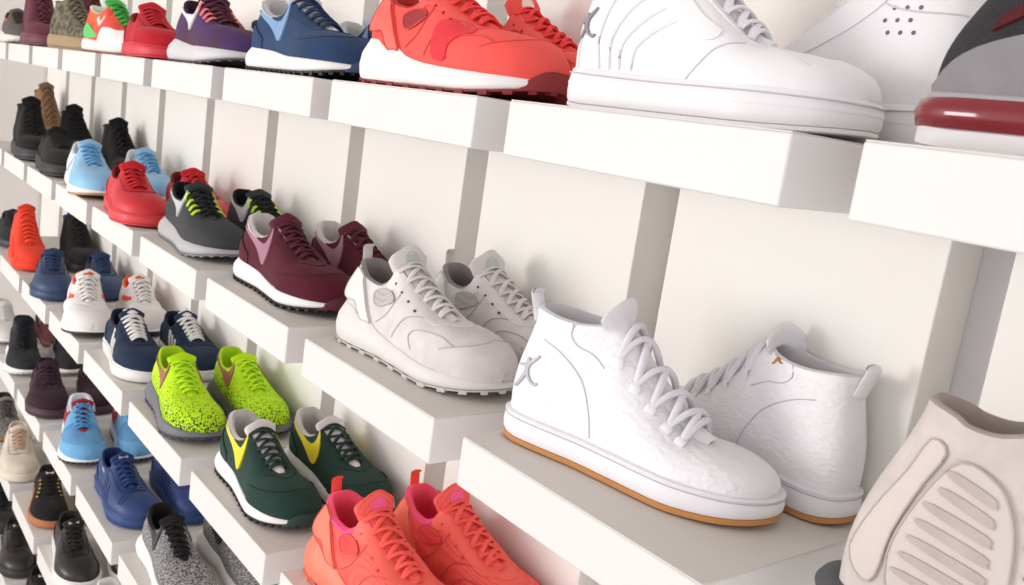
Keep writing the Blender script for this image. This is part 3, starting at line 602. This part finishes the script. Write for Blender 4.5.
# ---- fourth row -----------------------------------------------------------
HEA = lambda: freerun('#2b2a2b', 'heather', '#1c1a1b', '#aeabaa', sole='#efedec', out='#dad8d7', lace='#1d1b1c', lining='#201e1f', scale=1.0, tongue='#232122')
pair('running_shoe', HEA(), 'grey heather knit runners', 'grey heather knit runner with black tick, front one at the lower edge of picture', 'grey heather knit runner under the dark green shoe block, rear one of its pair', 3, -4, (-.03, .20, 0), (.03, .52, 2), 'under the grey heather runners', lens=.285)
def sup():
    b = '#233c72'; m = mat('#1f3568', 'leather', .45)
    def shell(h):
        toecap(h, mat('#264076', 'rubber', .5), .74, .66, 'ridged rubber shell toe', .0022, 'shell_toe')
        h.seams([[(.215+.014*i, .064-.005*i), (.235+.012*i, .046-.003*i)] for i in range(3)], m, 1, .001, 'toe_rib')
    return court(b, sole='#2a4780', lining='#1d3160', feats=[lambda h: stripes3(h, m, .085, .026, .014, .034, .070, .026), shell, lambda h: h.tongue_badge('tongue_label', mat('#c9c2b8', 'plain', .4), 1.4, [[(-1, -.8), (1, -.8), (1, .8), (-1, .8)]], .010), lambda h: h.decal('gilt_wordmark', mat('#c9c4ba', 'plain', .3), [(.060, .062), (.078, .057), (.079, .060), (.061, .065)], 1, .002, .003, label='small pale gilt lettering')], tk=dict(crown=.009, thick=.007))
pair('court_sneaker', sup(), 'royal blue shell toe sneakers', 'royal blue leather shell toe sneaker with tonal stripes, front one of its pair', 'royal blue shell toe sneaker half hidden under the neon shoe block', 3, -5, (.0, .19, 1), (.05, .52, 1), 'under the royal blue sneakers', lens=.285)
def lbr():
    b = mat('#6aa5d4', 'mesh', .7, '#4f8cc0'); o = mat('#79b6e2', 'suede', .8); rd = mat('#9c2f3b', 'suede', .8); w = mat('#e9edf2')
    def f(h):
        for sd in (1, -1):
            h.decal('side_panel', rd, smooth_poly([(.03, .05), (.045, .085), (.085, .078), (.10, .05), (.075, .038)], 3), sd, .0015, .006, label='dark red side panel')
            h.decal('side_saddle', o, smooth_poly([(.10, .036), (.12, .085), (.145, .086), (.165, .06), (.15, .034)], 3), sd, .002, .006)
    return dict(last=dict(RUN, L=.28), upper=b, lining=mat('#dfe5ec', 'textile'), pad=.008, mid=w, out=mat('#26262b', 'rubber'), sole=dict(to=.005, lugs=36), laces=mat('#4c9bd6', 'textile'), lk=dict(n=6), tongue=rd,
        feats=[f, lambda h: mudguard(h, o, .62, .34, .5), lambda h: h.tongue_badge('tongue_label', mat('#e6e6ea', 'plain'), 1.4, [[(-1, -.35), (1, -.35), (1, .35), (-1, .35)]], .014), lambda h: collar(h, mat('#e3e8ee', 'textile'), .36, .88, .9, .003)])
pair('running_shoe', lbr(), 'sky blue runners with red tongue', 'sky blue runner with dark red tongue, front one between plum and royal blue sneakers', 'sky blue runner with dark red tongue, rear one peeking from beneath the block above', 3, -6, (.0, .23, -9, 1.1), (.05, .54, -6), 'under the sky blue and red runners')
pair('court_sneaker', court('#3b2430', sole='#4a2f3a', lining='#2a1820', kind='suede', rough=.85), 'dark plum sneakers', 'dark plum suede low sneaker, front one behind the sky blue runner', 'dark plum suede low sneaker in the shade by the wall', 3, -7, (.0, .20, -8, 1.15), (.04, .53, -6), 'under the dark plum sneakers', lens=.275)
pair('running_shoe', freerun('#23242b', 'mesh', '#34353c', '#16171c', sole='#f0efed', out='#e4e2e0', lace='#1b1b20', lining='#1f2a44', last=dict(FREE, zh=.130, zd=.120, zt=.132)), 'black runners with white soles', 'black knit runner with white sole, front one behind the dark plum sneaker', 'dark navy runner with white sole and red tongue dot, rear one', 3, -8, (-.02, .20, -7, 1.1), (.05, .53, -5), 'under the black runners with white soles', lens=.28,
     ex_b=[lambda h: h.tongue_badge('tongue_dot', mat('#d8263c'), 1.3, [oval(12)], .009)])
pair('running_shoe', freerun('#e4e1dc', 'mesh', '#d2cec8', '#cfcac4', sole='#efece8', out='#dedad5', lace='#f1efec', lining='#c9c4bd'), 'off white and maroon runners', 'off white knit runner at the left edge of the fourth row', 'maroon knit runner at the left edge, behind the off white one', 3, -9, (.02, .18, -4), None, 'at the left edge under the off white runner', only='a', lens=.28)
pair('running_shoe', freerun('#5c1d2a', 'mesh', '#7c3a45', '#42131d', sole='#6b2531', out='#3a1219', lace='#4d1722', lining='#3a1219'), None, '', 'maroon knit runner at the left edge, behind the off white one', 3, -9, None, (.22, .53, 2), only='b', lens=.28)

# ---- fifth row ------------------------------------------------------------
pair('court_sneaker', court('#242120', sole='#efedea', lining='#2c2826', kind='leather', rough=.35, tongue='#2c2927'), 'black leather sneakers with white soles', 'black leather sneaker with white sole, front one of the pair in the fifth row', 'black leather sneaker with white sole, rear one in the shade', 4, -6, (-.02, .20, -5, 1.12), (.05, .53, -5), 'under the black leather sneakers', lens=.285,
     ex_a=[lambda h: h.tongue_badge('tongue_label', mat('#efece8'), 1.4, [[(-1, -.6), (1, -.6), (1, .6), (-1, .6)]], .012)])
def gum():
    def studs(h):
        for sd in (1, -1): h.dots([(.118+.0155*i, .084-.0062*i) for i in range(5)], mat('#e0b04a', 'plain', .3), sd, .0034, 'gold_eyelet', .0026)
    return court('#1e1c1b', sole='#b9764a', lining='#262322', kind='suede', rough=.85, out='#b06e43', feats=[studs, lambda h: h.tongue_badge('tongue_label', mat('#e9e6e2'), 1.4, [[(-1, -.6), (1, -.6), (1, .6), (-1, .6)]], .011)])
pair('court_sneaker', gum(), 'black suede sneakers with gum soles', 'black suede sneaker with gum sole and gold eyelets, front one of the pair', 'black suede sneaker with gum sole, rear one in the shade', 4, -7, (.03, .25, -9), (.07, .55, -7), 'under the black gum sole sneakers', lens=.28)
pair('court_sneaker', court('#dfd3c2', sole='#e4d9c9', lining='#cfc0ac', kind='suede', lace='#c9a894', rough=.85), 'cream suede sneakers', 'cream suede low sneaker with pinkish laces at the left edge, front one of its pair', 'cream suede low sneaker in the shade, rear one of its pair', 4, -8, (.0, .20, -8, 1.18), (.05, .53, -6), 'under the cream suede sneakers', lens=.285)
pair('running_shoe', dict(freerun('#8d8985', 'heather', '#7b7672', '#3b3836', sole='#8a5a3f', out='#7a4a32', lace='#4a4644', lining='#3b3836')), None, 'grey patterned knit runner with brown sole at the left edge of the fifth row', '', 4, -9, (.2, .2, -4), None, 'at the left edge under the grey patterned runner', only='a', lens=.28)
pair('court_sneaker', court('#20242c', sole='#f1efee', lining='#f1efee', kind='leather'), 'dark sneakers with white rims', 'dark sneaker with white collar rim at the bottom edge, beside the grey heather runner', 'dark sneaker with white collar rim, rear one', 4, -5, (.04, .18, 15), None, 'at the bottom edge under the white rimmed sneaker', lens=.285, only='a')

# ---- lowest row -----------------------------------------------------------
pair('court_sneaker', court('#2b2726', sole='#37322f', lining='#3a3431', kind='leather', rough=.32), 'black polished leather sneakers', 'black polished leather sneaker in the bottom left corner, front one of its pair', 'black polished leather sneaker in the bottom left corner, rear one', 5, -8, (.04, .20, -6, 1.1), (.10, .53, -4), 'under the polished black sneakers', lens=.285,
     ex_a=[lambda h: h.tongue_badge('tongue_label', mat('#efece8'), 1.4, [[(-1, -.6), (1, -.6), (1, .6), (-1, .6)]], .012)])
pair('court_sneaker', court('#1d1c1d', sole='#2a2829', lining='#2a2829', kind='textile', rough=.8), 'black canvas sneakers', 'black canvas sneaker at the bottom edge below the black leather sneaker', '', 5, -7, (.03, .22, -6), None, 'at the bottom edge under the black canvas sneaker', only='a', lens=.285,
     ex_a=[lambda h: h.tongue_badge('tongue_label', mat('#efece8'), 1.4, [[(-1, -.6), (1, -.6), (1, .6), (-1, .6)]], .011)])
pair('court_sneaker', court('#19181a', sole='#232224', lining='#232224'), None, 'plain black sneaker at the left edge of the lowest row', '', 5, -9, (.2, .20, -4), None, 'at the left edge under the plain black sneaker', only='a', lens=.28)

# ---- top row --------------------------------------------------------------
def hi_air():
    w = mat('#efedef', 'leather', .42); so = mat('#eeecee', 'rubber', .5); st = mat('#d3d0d5', 'plain', .7); pf = mat('#77747c', 'plain', .8)
    def f(h):
        for sd in (1, -1):
            if h.m > 0: h.seams([[(.105, .140), (.080, .124), (.050, .116), (.010, .114)]], st, sd, .0009, 'stitching')
            if h.m < 0: h.seams([[(.045, .040), (.040, .070), (.050, .105), (.072, .135)], [(.058, .040), (.056, .068), (.072, .096), (.102, .118)], [(.070, .040), (.070, .064), (.090, .086), (.118, .102)], [(.084, .040), (.086, .060), (.104, .076), (.132, .088)]], w, sd, .0016, 'moulded_rib')
            h.decal('quarter_panel', w, smooth_poly([(.060, .15), (.085, .118), (.13, .086), (.165, .070), (.176, .078), (.15, .094), (.11, .13), (.09, .155)], 3), sd, .0018, .006)
            h.seams([[(.150, .036), (.165, .052), (.178, .064), (.196, .070), (.230, .066), (.262, .054), (.284, .040)]], st, sd, .0008, 'stitching')
    return dict(last=dict(HI, L=.30, zs=[(0, .042), (.5, .036), (1, .034)], zh=.158, zd=.150, zt=.165, st=.29), upper=w, lining=mat('#e3e0e4', 'textile'), pad=.008, mid=so, out=so, sole=dict(to=.005, so=.005, bulge=.0015), tongue=w, tk=dict(crown=.010, thick=.007, flare=1.6), laces=mat('#eceaee', 'textile'), lk=dict(n=7, r=(.004, .002), vv=.88),
        feats=[f, lambda h: toecap(h, w, .74, .56), lambda h: groove(h, st, .84, .0008, so=.005), lambda h: groove(h, so, .55, .002, so=.005), lambda h: eyestay(h, w, .76, .86), lambda h: counter(h, w, .14, .40, .3, .0012)])
def perf(h): h.dots([(.044+.012*i+(.006 if j % 2 else 0), .098+.0105*j) for j in range(4) for i in range(3)], mat('#6d6a72', 'plain', .8), 1, .0020)
pair('high_top_sneaker', hi_air(), 'all white high tops on the top row', 'all white leather high top with ribbed panel, grey leaping emblem by heel, top row', 'all white leather high top turned round behind its mate, perforated ankle, top row', 0, -1, (.02, .225, 8, 1.045), (.89, .565, 176, 1.05), 'under the all white high tops',
     ex_a=[lambda h: h.leap(mat('#8d8a92', 'plain', .4), .004, .060, .030, 1, True, 'grey leaping figure emblem')], ex_b=[perf])
pair('running_shoe', huarache('#f4564e', 'leather', '#f3f0ee', '#8e2426', '#f1423f', '#c63a36', strap='#f8685a', shade='#a8323a', vamp='#e83a44', eye='#8a2024', bump='#8c2a28', badge='#f0d9d4'), 'red and white cage runners', 'coral red runner with white wavy midsole, front one on the top row', 'coral red runner behind its mate, next to the white high top', 0, -2, (-.015, .195, 6, 1.14), (.05, .53, 3, 1.05), 'under the coral red and white runners')
pair('running_shoe', pegasus('#2c4468', '#7fa3cf', lining='#bfbec2', tongue='#cfd0d6', lace='#22385a'), 'navy suede runners with light blue tick', 'navy suede runner with light blue tick and white midsole, top row', 'navy suede runner behind its mate on the top row', 0, -3, (-.05, .20, 3, 1.18), (.04, .53, 2, 1.05), 'under the navy suede runners', lens=.29)
pair('running_shoe', freerun('#4b2c63', 'blotch', '#f0eef0', '#4e2238', bars='#f27a70', sole='#d4d2d4', out='#4a474d', lace='#5a2438', lining='#3a1e33', foot=None, tongue='#4a2036', scale=.5), 'purple knit runners', 'purple knit runner with white tick and salmon lace loops, top row', 'purple knit runner behind its mate on the top row', 0, -4, (-.05, .20, -1, 1.22), (.03, .53, 0), 'under the purple runners', lens=.285)
pair('court_sneaker', court('#c41f2e', sole='#d22c3a', lining='#8a141f', kind='suede', rough=.8), 'bright red suede sneakers', 'bright red suede sneaker with thick red sole, top row', 'bright red suede sneaker behind its mate, top row', 0, -5, (.02, .20, -4, 1.15), (.1,.52,0), 'under the bright red suede sneakers', only='a', lens=.285)
def multi():
    b = mat('#f0632c', 'blotch', .6, '#d8332c', .8); gr = mat('#58c964', 'leather', .5); w = mat('#e9e6e6', 'leather', .5); rd = mat('#e04438', 'leather', .5)
    def f(h):
        for sd in (1, -1):
            h.decal('quarter_overlay', gr, smooth_poly([(.02, .038), (.03, .07), (.06, .06), (.09, .04)], 3), sd, .002, .006, label='green heel overlay')
            h.decal('side_chevron', w, [(.075, .082), (.095, .064), (.118, .086), (.112, .092), (.095, .075), (.080, .090)], sd, .0016, .005, label='pale chevron')
            h.decal('forefoot_overlay', gr, smooth_poly([(.20, .034), (.215, .05), (.245, .046), (.25, .03)], 3), sd, .003, .006, label='green forefoot overlay')
    return dict(last=dict(RUN, L=.285, zh=.115, zd=.095, zt=.12), upper=b, lining=mat('#e8ecd8', 'textile'), mid=mat('#e8e4e0'), out=mat('#8a5a3f', 'rubber'), sole=dict(to=.006), laces=mat('#3fae4a', 'textile'), lk=dict(n=7, r=(.005, .002)), tongue=mat('#4cbb55', 'textile'),
        feats=[f, lambda h: toecap(h, rd, .30, .96, 'red toe surround', .0016), lambda h: toecap(h, w, .40, .68, 'white toe panel', .0040, 'toe_panel')])
pair('basketball_shoe', multi(), None, 'orange, green and white sports shoe with white toe, far end of top row', '', 0, -6, (.10, .16, 14), None, 'under the orange and green sports shoe', only='a')
pair('ankle_boot', boot('#7d7462', '#a8906c', 'blotch', dict(zh=.13, zd=.125, zt=.135, L=.28), second='#4c4538', kk=2.0), None, 'camouflage patterned boot with tan sole at far end of top row', '', 0, -7, (.12, .15, 12), None, 'under the camouflage boot', only='a')
pair('ankle_boot', boot('#6b3644', '#6e3a48', last=dict(L=.28)), 'tall maroon boots', 'tall maroon suede boot with maroon sole at far end of top row', 'tall maroon suede boot, rear one close to the wall, top row', 0, -8, (.16, .15, 0), (.2, .52, 0), 'under the tall maroon boots')
pair('running_shoe', freerun('#6a615c', 'mesh', '#b8653c', '#4b4440', sole='#e6e0d8', out='#d5cfc6', lace='#3b3634', lining='#3b3634'), None, 'grey brown runner with orange tick at the left edge of the top row', '', 0, -9, (.2, .15, 0), None, 'at the left edge under the grey brown runner', only='a', lens=.28)
# ---- nearest column -------------------------------------------------------
def bubble():
    k = mat('#2c2a2d', 'mesh', .8); gy = mat('#8f8c8f', 'suede', .8); rd = mat('#561c20', 'textile', .8)
    def f(h):
        for sd in (1, -1):
            h.decal('heel_shroud', gy, smooth_poly([(.004, .035), (.008, .046), (.022, .060), (.05, .071), (.09, .078), (.14, .080), (.19, .068), (.24, .050), (.235, .033), (.12, .035)], 3), sd, .0022, .007, label='grey suede shroud')
            h.decal('chevron', rd, [(.036, .074), (.060, .088), (.100, .084), (.102, .090), (.060, .096), (.040, .084)], sd, .003, .006, label='dark red chevron')
            h.decal('chevron', rd, [(.06, .118), (.09, .104), (.125, .108), (.12, .114), (.09, .112), (.062, .128)], sd, .003, .006, label='dark red chevron')
    def air(h):
        L = h.L; z0 = lambda p: .013+.0*p; z1 = lambda p: .034+0*p
        r = [lambda p: (.0035+0*p, z0(p)), lambda p: (.0075+0*p, z0(p)+.002), lambda p: (.0105+0*p, (z0(p)+z1(p))/2), lambda p: (.0075+0*p, z1(p)-.002), lambda p: (.0035+0*p, z1(p))]
        h.band('air_cushion', mat('#7c0a1c', 'glossy', .10), -.46, .46, r, 70, label='glossy dark red air cushion')
    return dict(last=dict(RUN, L=.30, lean=.105, zh=.125, zd=.10, zt=.13, zs=[(0, .037), (.45, .036), (1, .030)]), upper=k, lining=mat('#1f1d20', 'textile'), mid=mat('#a8a5a7', 'rubber'), out=mat('#dcd9da', 'rubber'), sole=dict(to=.014, so=.006, bulge=.001), laces=mat('#2a282b', 'textile'), lk=dict(n=6), tongue=k, feats=[f, air])
pair('running_shoe', bubble(), None, 'black and grey runner with glossy red air cushion at the right end of top row', '', 0, 0, (.0, .22, 6, 1.1), None, 'under the runner with the red air cushion', only='a')
def beige():
    b = mat('#d9cfca', 'suede', .75); o = mat('#d3c8c2', 'leather', .6); d = mat('#c5b8b2', 'suede', .8); s_ = mat('#bfb2ab', 'leather', .7)
    def f(h):
        sd = 1
        for sd in (1, -1):
            h.decal('heel_frame', o, smooth_poly([(.044, .146), (.034, .120), (.018, .085), (.008, .050), (.020, .034), (.030, .040), (.034, .075), (.046, .115), (.056, .140)], 3), sd, .0018, .005, outline=s_)
            h.decal('ankle_panel', o, smooth_poly([(.066, .138), (.050, .112), (.038, .078), (.036, .050), (.048, .030), (.112, .028), (.112, .055), (.108, .095), (.100, .118), (.088, .132)], 3), sd, .0026, .005, outline=s_)
            for i in range(7):
                z = .040+.0130*i; x0 = .044+.0022*i+(.004 if i > 4 else 0); x1 = .100-.0012*i; h.decal('raised_bar', d, smooth_poly([(x0, z+.008), (x0+.003, z+.0125), (x1-.004, z+.004), (x1, z-.001), (x1-.003, z-.0035)], 3), sd, .0042, .0035, label='textured raised bar')
            h.dots([(.108+.004*i, .132-.018*i) for i in range(4)], mat('#8d827c'), sd, .0022, 'eyelet', .002)
    return dict(last=dict(HI, L=.31, zs=[(0, .020), (1, .020)], zh=.170, zd=.160, zt=.172, st=.37, lean=.105), upper=b, lining=mat('#b5a7a1', 'textile', .85), pad=.007, mid=mat('#55565a', 'rubber', .6), out=mat('#3f4043', 'rubber', .6), sole=dict(to=.006, so=.009, flare=.006), laces=mat('#cfc5bf', 'textile'), lk=dict(n=6, r=(.004, .002)), tongue=b, tk=dict(crown=.01, thick=.007), feats=[f])
pair('high_top_sneaker', beige(), None, 'beige grey suede high top with raised bar panel and dark sole, right edge', '', 1, 0, (.0, .258, 14), None, 'at the lower right under the beige grey high top', only='a')

# ------------------------------------------------------------------ light
def area(name, loc, tgt, sx, sy, e, col=(1, 1, 1)):
    l = bpy.data.lights.new(name, 'AREA'); l.shape = 'RECTANGLE'; l.size = sx; l.size_y = sy; l.energy = e; l.color = col
    o = bpy.data.objects.new(name, l); COL.objects.link(o); o.location = loc; o.rotation_euler = (Vector(tgt)-Vector(loc)).to_track_quat('-Z', 'Y').to_euler(); return o
area('shop_light_panel', (-3.1, -4.6, 1.75), (-.7, .3, 1.7), 2.2, 1.6, 132, (1, .985, .97))
W = bpy.data.worlds.new('shop'); bpy.context.scene.world = W; W.use_nodes = True
bg = W.node_tree.nodes['Background']; bg.inputs[0].default_value = (.985, .965, 1, 1); bg.inputs[1].default_value = 1.2

# ------------------------------------------------------------------ camera
PAR = (0.8705984, -1.4331816, -0.0606027, 0.8846569, 1.3881871, 0.1451372, 903.41)
cam = bpy.data.cameras.new('camera'); co = bpy.data.objects.new('camera', cam); COL.objects.link(co)
co.location = (PAR[0]*S, PAR[1]*S, ZT+PAR[2]*S)
co.rotation_euler = (Matrix.Rotation(PAR[3], 3, 'Z') @ Matrix.Rotation(PAR[4], 3, 'X') @ Matrix.Rotation(PAR[5], 3, 'Z')).to_euler()
cam.sensor_fit = 'HORIZONTAL'; cam.sensor_width = 36; cam.lens = PAR[6]*36/1024; cam.clip_start = .02
cam.dof.use_dof = True; cam.dof.focus_distance = 1.0; cam.dof.aperture_fstop = 14
sc = bpy.context.scene; sc.camera = co
sc.view_settings.view_transform = 'Standard'; sc.view_settings.look = 'None'; sc.view_settings.gamma = 1; sc.view_settings.exposure = 0.0; sc.view_settings.use_curve_mapping = False
